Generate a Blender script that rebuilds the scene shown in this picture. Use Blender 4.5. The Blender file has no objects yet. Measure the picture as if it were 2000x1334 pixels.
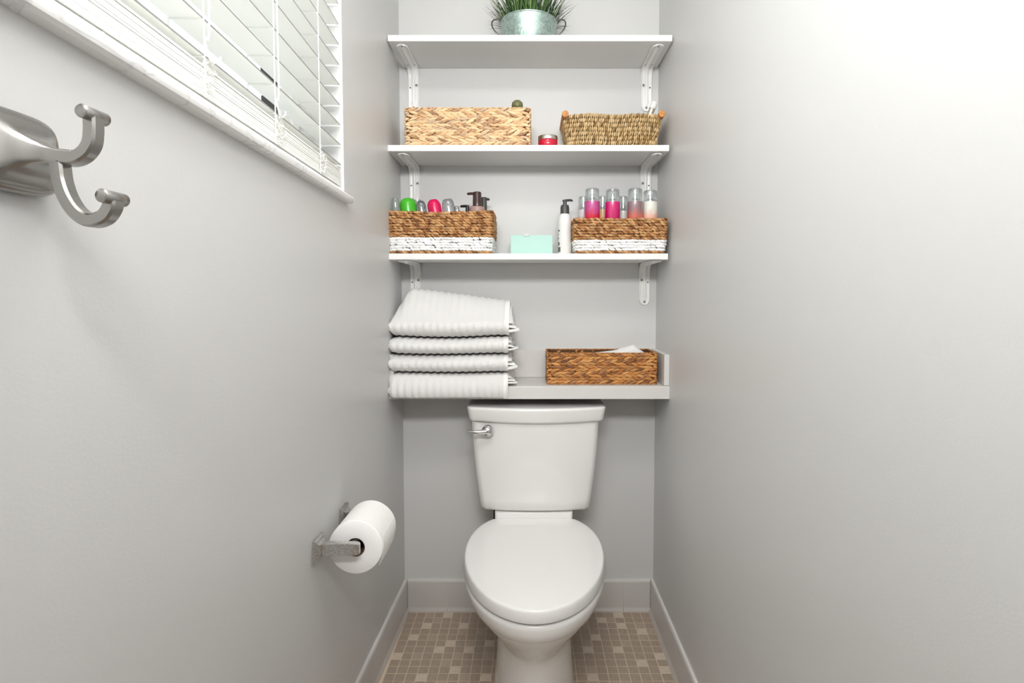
import bpy, bmesh, math, random
from mathutils import Vector, Matrix
R = random.Random(7)
PI = math.pi
SC = bpy.context.scene
COL = SC.collection

# ------------------------------------------------------------------ camera, world, lights, exposure
cam = bpy.data.cameras.new('camera'); cam_o = bpy.data.objects.new('camera', cam); COL.objects.link(cam_o)
cam.sensor_width = 36.0; cam.lens = 1050 / 2000 * 36.0
cam.shift_x = -35 / 2000; cam.shift_y = -43.2 / 2000
cam.clip_start = 0.02
cam_o.location = (0, -1.94, 1.165); cam_o.rotation_euler = (math.radians(90 - 2.66), 0, 0)
SC.camera = cam_o

world = bpy.data.worlds.new('world'); SC.world = world; world.use_nodes = True
wn = world.node_tree; wb = wn.nodes['Background']; wb.inputs['Strength'].default_value = 2.05
w_tc = wn.nodes.new('ShaderNodeTexCoord'); w_sx = wn.nodes.new('ShaderNodeSeparateXYZ'); w_cr = wn.nodes.new('ShaderNodeValToRGB')
wn.links.new(w_tc.outputs['Generated'], w_sx.inputs[0]); wn.links.new(w_sx.outputs['Z'], w_cr.inputs['Fac'])
w_cr.color_ramp.elements[0].position = 0.0; w_cr.color_ramp.elements[0].color = (.95, .98, 1, 1)     # hazy bright sky
w_cr.color_ramp.elements[1].position = 1.0; w_cr.color_ramp.elements[1].color = (.80, .90, 1, 1)
w_gr = wn.nodes.new('ShaderNodeMath'); w_gr.operation = 'GREATER_THAN'; w_gr.inputs[1].default_value = -.02  # ground below the horizon
w_mx = wn.nodes.new('ShaderNodeMixRGB'); w_mx.inputs[1].default_value = (.62, .62, .60, 1)
wn.links.new(w_sx.outputs['Z'], w_gr.inputs[0]); wn.links.new(w_gr.outputs[0], w_mx.inputs[0])
wn.links.new(w_cr.outputs['Color'], w_mx.inputs[2]); wn.links.new(w_mx.outputs[0], wb.inputs['Color'])

def area(name, loc, rot, sx, sy, power, color=(1, 1, 1)):
    l = bpy.data.lights.new(name, 'AREA'); l.shape = 'RECTANGLE'; l.size = sx; l.size_y = sy
    l.energy = power; l.color = color
    o = bpy.data.objects.new(name, l); COL.objects.link(o); o.location = loc; o.rotation_euler = rot
    return o
area('ceiling_light', (-0.04, -1.48, 2.425), (0, 0, 0), 0.36, 0.36, 7.2, (1.0, 0.995, 0.985))
fill_o = area('front_fill', (0.0, -2.2, 1.90), (math.radians(90), 0, 0), 0.7, 0.2, 16.0, (1.0, 0.995, 0.985))  # added fill lamp behind the camera, no real fixture there
fill_o.data.spread = math.radians(165)

vs = SC.view_settings
vs.view_transform = 'Standard'; vs.look = 'None'; vs.gamma = 1.0; vs.use_curve_mapping = False
vs.exposure = 0.25
SC.cycles.use_denoising = True
SC.cycles.max_bounces = 12; SC.cycles.diffuse_bounces = 6; SC.cycles.transmission_bounces = 12
SC.cycles.transparent_max_bounces = 16
SC.cycles.sample_clamp_indirect = 6.0
SC.cycles.caustics_refractive = False; SC.cycles.caustics_reflective = False

# ------------------------------------------------------------------ materials
def lin(c):
    return tuple(((v / 255) / 12.92 if v / 255 <= .04045 else ((v / 255 + .055) / 1.055) ** 2.4) for v in c) + (1,)
def new_mat(name):
    m = bpy.data.materials.new(name); m.use_nodes = True
    nt = m.node_tree; return m, nt, nt.nodes['Principled BSDF']
def N(nt, t, **kw):
    n = nt.nodes.new(t)
    for k, v in kw.items():
        if k in n.inputs: n.inputs[k].default_value = v
        else: setattr(n, k, v)
    return n
def mat(name, rgb, rough=.5, metal=0., bump=0., bscale=200., bdist=.001, var=0., vscale=8., rgb2=None, trans=0.,
        ior=1.45, coat=0., sheen=0., island=None, spec=None, alpha=1., subsurf=0.):
    m, nt, b = new_mat(name)
    L = nt.links
    b.inputs['Base Color'].default_value = lin(rgb); b.inputs['Roughness'].default_value = rough
    b.inputs['Metallic'].default_value = metal; b.inputs['Transmission Weight'].default_value = trans
    b.inputs['IOR'].default_value = ior; b.inputs['Coat Weight'].default_value = coat
    b.inputs['Sheen Weight'].default_value = sheen; b.inputs['Alpha'].default_value = alpha
    if spec is not None: b.inputs['Specular IOR Level'].default_value = spec
    tc = N(nt, 'ShaderNodeTexCoord')
    if bump:
        n = N(nt, 'ShaderNodeTexNoise', Scale=bscale, Detail=3.0); L.new(tc.outputs['Object'], n.inputs['Vector'])
        bp = N(nt, 'ShaderNodeBump', Strength=bump, Distance=bdist); L.new(n.outputs['Fac'], bp.inputs['Height'])
        L.new(bp.outputs['Normal'], b.inputs['Normal'])
    if rgb2 is not None:
        n = N(nt, 'ShaderNodeTexNoise', Scale=vscale, Detail=4.0); L.new(tc.outputs['Object'], n.inputs['Vector'])
        cr = N(nt, 'ShaderNodeValToRGB'); cr.color_ramp.elements[0].color = lin(rgb); cr.color_ramp.elements[1].color = lin(rgb2)
        cr.color_ramp.elements[0].position = .35; cr.color_ramp.elements[1].position = .65
        L.new(n.outputs['Fac'], cr.inputs['Fac']); L.new(cr.outputs['Color'], b.inputs['Base Color'])
    if island:
        g = N(nt, 'ShaderNodeNewGeometry'); cr = N(nt, 'ShaderNodeValToRGB')
        els = cr.color_ramp.elements
        while len(els) < len(island): els.new(.5)
        for i, c in enumerate(island):
            els[i].position = i / (len(island) - 1); els[i].color = lin(c)
        n = N(nt, 'ShaderNodeTexNoise', Scale=160.0, Detail=2.0); L.new(tc.outputs['Object'], n.inputs['Vector'])
        mx = N(nt, 'ShaderNodeMath', operation='MULTIPLY_ADD'); L.new(n.outputs['Fac'], mx.inputs[0]); mx.inputs[1].default_value = .35
        sb = N(nt, 'ShaderNodeMath', operation='SUBTRACT'); L.new(g.outputs['Random Per Island'], sb.inputs[0]); sb.inputs[1].default_value = .17
        L.new(sb.outputs[0], mx.inputs[2]); L.new(mx.outputs[0], cr.inputs['Fac']); L.new(cr.outputs['Color'], b.inputs['Base Color'])
    return m

M = {}
M['wall'] = mat('wall_paint', (207, 207, 206), .42, bump=.16, bscale=260, bdist=.001)
M['ceil'] = mat('ceiling_paint', (240, 240, 238), .8)
M['shelf'] = mat('shelf_paint', (234, 234, 232), .35, bump=.05, bscale=60)
M['bracket'] = mat('bracket_enamel', (238, 238, 236), .3)
M['hole'] = mat('screw_hole_dark', (45, 44, 42), .7)
M['screw'] = mat('screw_steel', (150, 150, 148), .35, metal=1)
M['ledge'] = mat('ledge_paint', (212, 210, 207), .4, bump=.05, bscale=40)
M['rawwood'] = mat('unpainted_board', (62, 34, 18), .7, rgb2=(40, 22, 12), vscale=12)
M['porc'] = mat('porcelain', (233, 232, 230), .12, coat=.4)
M['lidp'] = mat('seat_plastic', (235, 234, 232), .16, coat=.2)
M['chrome'] = mat('chrome', (215, 215, 215), .08, metal=1)
M['chromew'] = mat('worn_chrome', (225, 224, 222), .30, metal=1, rgb2=(192, 190, 186), vscale=240)
M['nickel'] = mat('brushed_nickel', (166, 164, 161), .26, metal=1, bump=.04, bscale=300)
M['wire'] = mat('dull_wire', (112, 112, 110), .45, metal=.8)
M['rubber'] = mat('dark_hose', (38, 44, 40), .6)
M['towel'] = mat('white_terry', (236, 235, 233), .95, bump=.9, bscale=520, bdist=.003, sheen=.3)
M['hem'] = mat('white_hem', (238, 237, 235), .9, bump=.4, bscale=900, bdist=.001)
M['paper'] = mat('tissue_paper', (238, 237, 235), .9, bump=.15, bscale=120, bdist=.002)
M['card'] = mat('cardboard_core', (120, 100, 82), .9)
M['tile'] = mat('floor_tile', (172, 156, 140), .45, rgb2=(158, 142, 126), vscale=260)
M['tile2'] = mat('floor_tile_light', (208, 194, 178), .45, rgb2=(200, 185, 168), vscale=60)
M['tile3'] = mat('floor_tile_mid', (180, 164, 148), .45, rgb2=(168, 152, 136), vscale=260)
M['grout'] = mat('floor_grout', (212, 192, 170), .9, bump=.3, bscale=300)
M['bb'] = mat('base_tile_glaze', (192, 188, 184), .15, coat=.3)
M['bbg'] = mat('base_grout', (215, 212, 208), .8)
M['frame'] = mat('window_vinyl', (246, 246, 244), .4)
M['slat_shaded'] = mat('blind_slat_edge_shaded', (140, 140, 137), .5)  # white slat edges greyed to paint in their shade against the bright window
M['slat'] = mat('blind_slat', (246, 246, 242), .45)
M['cord'] = mat('blind_cord', (240, 240, 236), .7)
M['dark'] = mat('latch_dark', (60, 58, 56), .5)
M['mint'] = mat('mint_card', (180, 216, 207), .6)
M['white'] = mat('white_plastic', (232, 231, 228), .3)
M['grey'] = mat('grey_plastic', (70, 70, 69), .35)
M['blk'] = mat('black_plastic', (32, 30, 30), .3)
M['brownp'] = mat('brown_plastic', (66, 48, 44), .22)
M['pinkish'] = mat('dusty_bottle', (168, 138, 130), .3)
M['green'] = mat('green_cap', (70, 178, 40), .22)
M['pink'] = mat('pink_cap', (214, 18, 88), .22)
M['red'] = mat('red_glass', (196, 18, 52), .12, coat=.5)
M['silver'] = mat('silver_lid', (215, 213, 210), .15, metal=1)
M['gold'] = mat('champagne_tube', (214, 206, 186), .25, metal=.8)
M['olive'] = mat('olive_cap', (112, 112, 74), .3)
M['knob'] = mat('cut_wood', (214, 150, 84), .6, rgb2=(176, 112, 56), vscale=140)
M['ink'] = mat('label_ink', (70, 92, 80), .6)
M['soil'] = mat('moss_fill', (52, 56, 34), .95)
M['blade'] = mat('grass_blade', (70, 108, 48), .45, island=[(22, 42, 24), (42, 72, 36), (70, 106, 52), (126, 150, 88)])
M['bladed'] = mat('grass_blade_dry', (84, 84, 66), .5, island=[(58, 62, 48), (86, 92, 60), (104, 100, 78)])
M['hyA'] = mat('hyacinth_pale', (214, 180, 140), .6, island=[(150, 112, 84), (204, 164, 122), (226, 188, 144), (236, 206, 164), (222, 194, 154), (192, 166, 140)])
M['hyB'] = mat('hyacinth_brown', (190, 132, 74), .6, island=[(96, 60, 36), (166, 106, 54), (196, 134, 72), (208, 152, 90), (178, 126, 76), (140, 96, 64)])
M['rope'] = mat('seagrass_brown', (172, 124, 78), .7, island=[(110, 70, 40), (160, 108, 62), (186, 138, 88), (204, 162, 112), (150, 106, 70)])
M['ropeW'] = mat('seagrass_white', (236, 236, 234), .7, island=[(218, 218, 216), (242, 242, 240), (248, 248, 246), (230, 232, 236)])
M['sea'] = mat('seagrass_khaki', (186, 158, 112), .7, island=[(124, 96, 58), (174, 142, 94), (202, 170, 122), (216, 190, 146), (172, 146, 102)])
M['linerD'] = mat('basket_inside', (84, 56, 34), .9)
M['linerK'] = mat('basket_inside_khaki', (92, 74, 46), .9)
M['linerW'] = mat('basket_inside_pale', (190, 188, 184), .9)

def clear_mat(name, tint, dens=.16, rough=.03):
    m, nt, b = new_mat(name); L = nt.links
    nt.nodes.remove(b); out = nt.nodes['Material Output']
    tr = N(nt, 'ShaderNodeBsdfTransparent'); tr.inputs['Color'].default_value = lin(tint)
    gl = N(nt, 'ShaderNodeBsdfGlossy', Roughness=rough); gl.inputs['Color'].default_value = (.95, .95, .95, 1)
    lw = N(nt, 'ShaderNodeLayerWeight', Blend=.35)
    mr = N(nt, 'ShaderNodeMath', operation='MULTIPLY_ADD'); mr.inputs[1].default_value = .55; mr.inputs[2].default_value = dens
    L.new(lw.outputs['Facing'], mr.inputs[0])
    mx = N(nt, 'ShaderNodeMixShader'); L.new(mr.outputs[0], mx.inputs[0]); L.new(tr.outputs[0], mx.inputs[1]); L.new(gl.outputs[0], mx.inputs[2])
    L.new(mx.outputs[0], out.inputs['Surface'])
    return m
M['clear'] = clear_mat('clear_plastic', (246, 248, 248), .05)
M['smoke'] = clear_mat('smoky_clear_plastic', (218, 221, 223), .10)
M['frost'] = clear_mat('frosted_sprayer', (232, 234, 234), .30, .25)
M['pane'] = clear_mat('window_glass', (250, 252, 252), .03, .0)

def liquid(name, ca, cb, z0, z1):          # bottle colour fading between two printed colours
    m, nt, b = new_mat(name); L = nt.links
    tc = N(nt, 'ShaderNodeTexCoord'); sx = N(nt, 'ShaderNodeSeparateXYZ'); L.new(tc.outputs['Object'], sx.inputs[0])
    n = N(nt, 'ShaderNodeTexNoise', Scale=38.0, Detail=1.0); L.new(tc.outputs['Object'], n.inputs['Vector'])
    mr = N(nt, 'ShaderNodeMapRange'); L.new(sx.outputs['Z'], mr.inputs[0]); mr.inputs[1].default_value = z0; mr.inputs[2].default_value = z1
    ad = N(nt, 'ShaderNodeMath', operation='MULTIPLY_ADD'); L.new(n.outputs['Fac'], ad.inputs[0]); ad.inputs[1].default_value = .9
    sb = N(nt, 'ShaderNodeMath', operation='SUBTRACT'); L.new(mr.outputs[0], sb.inputs[0]); sb.inputs[1].default_value = .45
    L.new(sb.outputs[0], ad.inputs[2])
    cr = N(nt, 'ShaderNodeValToRGB'); cr.color_ramp.elements[0].color = lin(ca); cr.color_ramp.elements[1].color = lin(cb)
    cr.color_ramp.elements[0].position = .3; cr.color_ramp.elements[1].position = .7
    L.new(ad.outputs[0], cr.inputs['Fac']); L.new(cr.outputs['Color'], b.inputs['Base Color'])
    b.inputs['Roughness'].default_value = .12; b.inputs['Coat Weight'].default_value = .5
    return m
def galv():
    m, nt, b = new_mat('galvanised_steel'); L = nt.links
    tc = N(nt, 'ShaderNodeTexCoord'); v = N(nt, 'ShaderNodeTexVoronoi', Scale=95.0); n = N(nt, 'ShaderNodeTexNoise', Scale=45.0, Detail=6.0)
    L.new(tc.outputs['Object'], n.inputs['Vector'])
    mv = N(nt, 'ShaderNodeMixRGB'); mv.inputs[0].default_value = .12; L.new(tc.outputs['Object'], mv.inputs[1]); L.new(n.outputs['Color'], mv.inputs[2])
    L.new(mv.outputs[0], v.inputs['Vector'])
    cr = N(nt, 'ShaderNodeValToRGB'); e = cr.color_ramp.elements
    e[0].color = lin((150, 178, 170)); e[1].color = lin((214, 230, 224)); e[0].position = .1; e[1].position = .9
    L.new(v.outputs['Color'], cr.inputs['Fac']); L.new(cr.outputs['Color'], b.inputs['Base Color'])
    b.inputs['Metallic'].default_value = .9
    rr = N(nt, 'ShaderNodeMapRange'); L.new(v.outputs['Color'], rr.inputs[0]); rr.inputs[3].default_value = .34; rr.inputs[4].default_value = .55
    L.new(rr.outputs[0], b.inputs['Roughness'])
    return m
M['galv'] = galv()
def marble():
    m, nt, b = new_mat('white_marble'); L = nt.links
    tc = N(nt, 'ShaderNodeTexCoord'); n = N(nt, 'ShaderNodeTexNoise', Scale=6.0, Detail=5.0, Distortion=1.2)
    mp = N(nt, 'ShaderNodeMapping'); mp.inputs['Scale'].default_value = (1.5, 1.5, 3.0); mp.inputs['Rotation'].default_value = (.6, 0, 0)
    L.new(tc.outputs['Object'], mp.inputs[0]); L.new(mp.outputs[0], n.inputs['Vector'])
    cr = N(nt, 'ShaderNodeValToRGB'); e = cr.color_ramp.elements
    e[0].position = .475; e[0].color = lin((242, 242, 241)); e[1].position = .53; e[1].color = lin((243, 243, 242))
    x = e.new(.5); x.color = lin((222, 222, 222))
    L.new(n.outputs['Fac'], cr.inputs['Fac']); L.new(cr.outputs['Color'], b.inputs['Base Color']); b.inputs['Roughness'].default_value = .25
    return m
M['marble'] = marble()

# ------------------------------------------------------------------ mesh helpers
class MB:
    def __init__(s): s.v = []; s.f = []
    def add(s, v, f):
        k = len(s.v); s.v += [tuple(p) for p in v]; s.f += [tuple(i + k for i in q) for q in f]; return s
    def box(s, x0, x1, y0, y1, z0, z1):
        v = [(x, y, z) for z in (z0, z1) for y in (y0, y1) for x in (x0, x1)]
        return s.add(v, [(0, 2, 3, 1), (4, 5, 7, 6), (0, 1, 5, 4), (2, 6, 7, 3), (0, 4, 6, 2), (1, 3, 7, 5)])
    def rings(s, rings, closed=True, cap0=True, cap1=True):
        n = len(rings[0]); v = [p for r in rings for p in r]; f = []
        m = n if closed else n - 1
        for i in range(len(rings) - 1):
            for j in range(m):
                a = i * n + j; b = i * n + (j + 1) % n
                f.append((a, b, b + n, a + n))
        if closed and cap0: f.append(tuple(range(n - 1, -1, -1)))
        if closed and cap1: f.append(tuple(range((len(rings) - 1) * n, len(rings) * n)))
        return s.add(v, f)
    def lathe(s, prof, c=(0, 0, 0), n=24, mtx=None, cap0=True, cap1=True):
        rr = []
        for r, z in prof:
            ring = [Vector((r * math.cos(2 * PI * i / n), r * math.sin(2 * PI * i / n), z)) for i in range(n)]
            if mtx: ring = [mtx @ p for p in ring]
            rr.append([(p[0] + c[0], p[1] + c[1], p[2] + c[2]) for p in ring])
        return s.rings(rr, True, cap0, cap1)
    def tube(s, pts, r, n=8, caps=True, rz=None):
        pts = [Vector(p) for p in pts]; rr = []
        t0 = (pts[1] - pts[0]).normalized()
        up = Vector((0, 0, 1)) if abs(t0.z) < .9 else Vector((1, 0, 0))
        u = t0.cross(up).normalized()
        for i, p in enumerate(pts):
            t = (pts[min(i + 1, len(pts) - 1)] - pts[max(i - 1, 0)]).normalized()
            u = (u - t * u.dot(t)).normalized(); w = t.cross(u)
            rad = r[i] if isinstance(r, (list, tuple)) else r
            rr.append([p + (u * math.cos(2 * PI * j / n) + w * math.sin(2 * PI * j / n)) * rad for j in range(n)])
        return s.rings(rr, True, caps, caps)
    def obj(s, name, m, parent=None, origin=None, smooth=True, bevel=0., seg=2, angle=40, local=False):
        o0 = Vector(origin) if origin is not None else (Vector((0, 0, 0)) if (parent is None or local) else Vector(parent['_o']))
        me = bpy.data.meshes.new(name)
        me.from_pydata([(p[0] - o0.x, p[1] - o0.y, p[2] - o0.z) for p in s.v], [], s.f)
        bm = bmesh.new(); bm.from_mesh(me)
        bmesh.ops.recalc_face_normals(bm, faces=bm.faces)
        if bevel:
            es = [e for e in bm.edges if len(e.link_faces) == 2 and e.calc_face_angle(0) > math.radians(30)]
            bmesh.ops.bevel(bm, geom=es, offset=bevel, segments=seg, profile=.5, affect='EDGES', clamp_overlap=True)
        for f in bm.faces: f.smooth = smooth
        if smooth:
            for e in bm.edges:
                if len(e.link_faces) == 2 and e.calc_face_angle(0) > math.radians(angle): e.smooth = False
        bm.to_mesh(me); bm.free()
        me.materials.append(m)
        o = bpy.data.objects.new(name, me); COL.objects.link(o)
        if parent is not None: o.parent = parent
        if origin is not None: o.location = origin
        o['_o'] = tuple(o0)
        return o

def tag(o, label, cat=None, group=None, kind=None):
    o['label'] = label
    if cat: o['category'] = cat
    if group: o['group'] = group
    if kind: o['kind'] = kind
    return o
def thing(name, label, cat, loc, group=None, kind=None, rz=0):
    o = bpy.data.objects.new(name, None); COL.objects.link(o); o.location = loc; o.rotation_euler = (0, 0, rz)
    o['_o'] = tuple(loc); o.empty_display_size = .05
    return tag(o, label, cat, group, kind)
def sub(p0, p1, p2, n):
    out = []
    for i in range(n + 1):
        t = i / n
        out.append(tuple((1 - t) ** 2 * a + 2 * t * (1 - t) * b + t * t * c for a, b, c in zip(p0, p1, p2)))
    return out
def catmull(pts, n=6):
    P = [Vector(p) for p in pts]; P = [2 * P[0] - P[1]] + P + [2 * P[-1] - P[-2]]; out = []
    for i in range(1, len(P) - 2):
        a, b, c, d = P[i - 1:i + 3]
        for k in range(n):
            t = k / n
            out.append(.5 * ((2 * b) + (c - a) * t + (2 * a - 5 * b + 4 * c - d) * t * t + (3 * b - a - 3 * c + d) * t ** 3))
    out.append(P[-2]); return out

# ------------------------------------------------------------------ room shell
XL, XR, K = -.462, .455, .05
ZC = 2.44; YN = -2.25
def wl(y, z):                                   # the old left wall is a little out of true
    a = -.03 + .08 * (1 - max(0., 1 - z / 1.38) ** 1.35)
    return XL - y * a
SILL_T, SILL_B = 1.391, 1.3765
WY0, WY1, WZ1 = -.69, -1.78, 2.12
def left_wall():
    mb = MB(); T = .16
    ys = [0.02, -.2, -.45, WY0, -.95, -1.25, -1.5, WY1, -2.0, YN]; zs = [SILL_B * k / 16 for k in range(17)] + [1.6, 1.85, WZ1, ZC]
    hole = lambda i, j: 3 <= i < 7 and 16 <= j < 19
    for i in range(len(ys) - 1):
        for j in range(len(zs) - 1):
            if hole(i, j): continue
            q = [(ys[i], zs[j]), (ys[i + 1], zs[j]), (ys[i + 1], zs[j + 1]), (ys[i], zs[j + 1])]
            mb.add([(wl(y, z), y, z) for y, z in q], [(0, 1, 2, 3)])
            mb.add([(wl(y, z) - T, y, z) for y, z in q], [(3, 2, 1, 0)])
    def rev(a, b):
        (ya, za), (yb, zb) = a, b
        mb.add([(wl(ya, za), ya, za), (wl(yb, zb), yb, zb), (wl(yb, zb) - T, yb, zb), (wl(ya, za) - T, ya, za)], [(0, 1, 2, 3)])
    rev((WY0, SILL_B), (WY0, WZ1)); rev((WY0, WZ1), (WY1, WZ1)); rev((WY1, WZ1), (WY1, SILL_B)); rev((WY1, SILL_B), (WY0, SILL_B))
    o = mb.obj('wall_left', M['wall'], smooth=False)
    bm = bmesh.new(); bm.from_mesh(o.data); bmesh.ops.remove_doubles(bm, verts=bm.verts, dist=1e-5)
    for f in bm.faces: f.smooth = True
    for e in bm.edges:
        if len(e.link_faces) == 2 and e.calc_face_angle(0) > .5: e.smooth = False
    bm.to_mesh(o.data); bm.free()
    return o
tag(left_wall(), 'light grey painted wall with the window, hook and paper holder', 'wall', kind='structure')
tag(MB().box(XR, XR + .12, YN, .12, 0, ZC).obj('wall_right', M['wall'], smooth=False), 'plain light grey painted wall on the right of the toilet', 'wall', kind='structure')
tag(MB().box(XL - .16, XR, 0, .12, 0, ZC).obj('wall_back', M['wall'], smooth=False), 'light grey end wall behind the shelves and toilet', 'wall', kind='structure')
tag(MB().box(XL - .16, XR + .12, YN - .12, YN, 0, ZC).obj('wall_front', M['wall'], smooth=False), 'light grey painted wall behind the viewer', 'wall', kind='structure')
tag(MB().box(XL - .16, XR + .12, YN, .12, ZC, ZC + .1).obj('ceiling', M['ceil'], smooth=False), 'white ceiling above the toilet alcove', 'ceiling', kind='structure')
floor = tag(MB().box(XL - .16, XR + .12, YN, .12, -.06, 0).obj('floor', M['grout'], smooth=False), 'floor of small square brown mosaic tiles in pale grout', 'floor', kind='structure')
floor['_o'] = (0, 0, 0)

# floor mosaic: each visible tile is its own part
PT, PR, X0, Y0T = .0326, .0319, -.314, -.0205
light_t = {(0, 0), (2, -2), (2, 2), (4, -3), (5, 1), (6, 0), (6, 3), (7, -4), (9, 2), (10, -1), (10, 5), (0, 19), (1, 17), (2, 19),
           (3, 21), (6, 15), (6, 18), (7, 22), (9, 22), (10, 15), (8, 20), (5, 5), (3, 6), (4, 16)}
mid_t = {(8, 1), (1, -1), (3, 2), (9, 22), (11, 3), (8, 6), (11, 18), (4, 21), (2, 15)}
tm = {}
for key in ('tile', 'tile2', 'tile3'):
    mb = MB(); a = PT / 2 - .0012; b = PR / 2 - .0012; h = .0009
    mb.rings([[(-a, -b, -.001), (a, -b, -.001), (a, b, -.001), (-a, b, -.001)], [(-a, -b, h - .0004), (a, -b, h - .0004), (a, b, h - .0004), (-a, b, h - .0004)],
              [(-a + .0008, -b + .0008, h), (a - .0008, -b + .0008, h), (a - .0008, b - .0008, h), (-a + .0008, b - .0008, h)]], cap0=False)
    o = mb.obj('tile', M[key], floor, smooth=False); tm[key] = o.data; first_tile = o
    COL.objects.unlink(o); bpy.data.objects.remove(o)
rest = MB()
for r in range(0, 60):
    for k in range(-4, 24):
        cx = X0 + PT * (k + .5); cy = Y0T - PR * (r + .5)
        w = PT if k < 23 else .010
        if k == 23: cx = X0 + PT * k + .005
        hid = abs(cx - .015) < .085 and cy > -.5
        key = 'tile2' if (r, k) in light_t else 'tile3' if ((r, k) in mid_t or R.random() < .12) else 'tile'
        if r < 12 and not hid and k < 23:
            o = bpy.data.objects.new('tile', tm[key]); COL.objects.link(o); o.parent = floor
            o.location = (cx + R.uniform(-.0004, .0004), cy + R.uniform(-.0004, .0004), R.uniform(-.0002, .0002))
        else:
            rest.box(cx - w / 2 + .0011, cx + w / 2 - .0011, cy - PR / 2 + .0011, cy + PR / 2 - .0011, -.001, .0009)
o = rest.obj('tile_field', M['tile'], floor, smooth=False); o['kind'] = 'stuff'

# glazed base tiles with rounded top and coved foot
BH = .113
def base_profile():
    return [(0, BH), (.006, BH), (.0095, BH - .002), (.0115, BH - .006), (.0115, .016), (.013, .011), (.017, .006), (.019, .0022), (.019, 0), (0, 0)]
def base_run(name, label, segs, fx):
    root = thing(name, label, 'baseboard', fx(segs[0][0], 0, 0), kind='structure')
    for a, b in segs:
        g = .0008 if b > a else -.0008
        mb = MB(); pr = base_profile()
        mb.rings([[fx(u, d, z) for d, z in pr] for u in (a + g, b - g)])
        mb.obj('tile', M['bb'], root, angle=50)
    MB().rings([[fx(u, d, z) for d, z in ((0, BH + .0015), (.0075, BH + .0015), (.009, BH - .004), (.009, .003), (.014, .003), (.014, 0), (0, 0))] for u in (segs[0][0], segs[-1][1])]).obj('grout', M['bbg'], root, smooth=False)
    return root
xs = [XL + .012, -.304, -.1515, .001, .191, .3435, XR - .0125]
base_run('baseboard_back', 'glazed beige base tiles along the end wall behind the toilet', list(zip(xs[:-1], xs[1:])), lambda u, d, z: (u, -d, z))
ysl = [-.0005, -.13, -.2816, -.4381, -.59, -.742, -.894, -1.046, -1.198, -1.35, -1.502, -1.654]
base_run('baseboard_left', 'glazed beige base tiles along the wall under the paper holder', list(zip(ysl[:-1], ysl[1:])), lambda u, d, z: (wl(u, z) + d, u, z))
ysr = [-.0005, -.05, -.202, -.354, -.506, -.658, -.81, -.962, -1.114, -1.266, -1.418, -1.57]
base_run('baseboard_right', 'glazed beige base tiles along the plain right-hand wall', list(zip(ysr[:-1], ysr[1:])), lambda u, d, z: (XR - d, u, z))

# ------------------------------------------------------------------ window (frame yawed with the wall)
WO = Vector((wl(WY0, 1.4), WY0, 0)); WR = .05       # local +x = into the room, local -y = along the wall towards the viewer
WLEN = (WY0 - WY1)
def wempty(name, label, cat, z, kind=None):
    o = thing(name, label, cat, (WO.x, WO.y, z), kind=kind, rz=WR); o['_o'] = (0, 0, z); return o
win = wempty('window_1', 'white framed window with a marble sill above the hook wall', 'window', SILL_B, 'structure')
mb = MB(); prof = [(-.15, SILL_B), (.013, SILL_B), (.0175, SILL_B + .0025), (.019, SILL_B + .006), (.019, SILL_T - .003), (.0165, SILL_T), (-.15, SILL_T)]
mb.rings([[(x, u, z) for x, z in prof] for u in (.016, -WLEN - .02)]).obj('sill', M['marble'], win, angle=25)
fr = MB()
fr.box(-.14, -.10, -.035, -.0005, SILL_T, WZ1); fr.box(-.14, -.10, -WLEN + .0005, -WLEN + .035, SILL_T, WZ1)
fr.box(-.14, -.10, -WLEN + .035, -.035, SILL_T, SILL_T + .03); fr.box(-.14, -.10, -WLEN + .035, -.035, WZ1 - .04, WZ1)
fr.obj('frame', M['frame'], win, smooth=False, bevel=.003)
fr = MB(); fr.box(-.135, -.108, -.075, -.036, SILL_T + .03, WZ1 - .04).box(-.135, -.108, -.56, -.52, SILL_T + .03, WZ1 - .04)
fr.obj('sash', M['frame'], win, smooth=False, bevel=.002)
MB().box(-.124, -.120, -WLEN + .035, -.035, SILL_T + .03, WZ1 - .04).obj('pane', M['pane'], win, smooth=False)
for zz in (1.545, 1.60):
    MB().box(-.112, -.094, -.165, -.125, zz - .017, zz + .013).obj('sash_latch', M['dark'], win, smooth=False, bevel=.002)

# blind
bl = wempty('window_blind', 'white horizontal slat blind raised a little above the marble sill', 'blind', SILL_T)
XF = -.004; BW = .0395; NEAR = -WLEN + .006
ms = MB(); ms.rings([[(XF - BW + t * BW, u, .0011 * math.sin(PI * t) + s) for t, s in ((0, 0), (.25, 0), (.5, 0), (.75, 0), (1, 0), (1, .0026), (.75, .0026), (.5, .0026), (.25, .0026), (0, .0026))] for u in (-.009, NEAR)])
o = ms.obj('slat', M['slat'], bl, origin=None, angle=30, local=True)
sdata = o.data; sdata.materials.append(M['slat_shaded'])
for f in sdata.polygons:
    if f.normal.x > .8: f.material_index = 1  # painted shade on the room-facing edge
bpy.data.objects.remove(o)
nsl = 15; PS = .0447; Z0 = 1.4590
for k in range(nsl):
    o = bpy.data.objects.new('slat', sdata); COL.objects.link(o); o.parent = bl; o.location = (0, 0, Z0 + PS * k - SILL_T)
sdata2 = sdata.copy(); sdata2.materials[1] = M['slat']
for k in range(11):
    o = bpy.data.objects.new('slat', sdata2); COL.objects.link(o); o.parent = bl; o.location = (R.uniform(-.0012, .0004), -.008, 1.4108 + .0035 * k - SILL_T)
mb = MB(); pr = [(XF - BW, 0.001), (XF - .004, 0.001), (XF + .002, .006), (XF + .002, .011), (XF - .001, .0165), (XF - .006, .0185), (XF - BW, .0185)]
rail = mb.rings([[(x, u, SILL_T + z) for x, z in pr] for u in (-.0035, NEAR)]).obj('bottom_rail', M['slat'], bl, angle=25)
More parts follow.
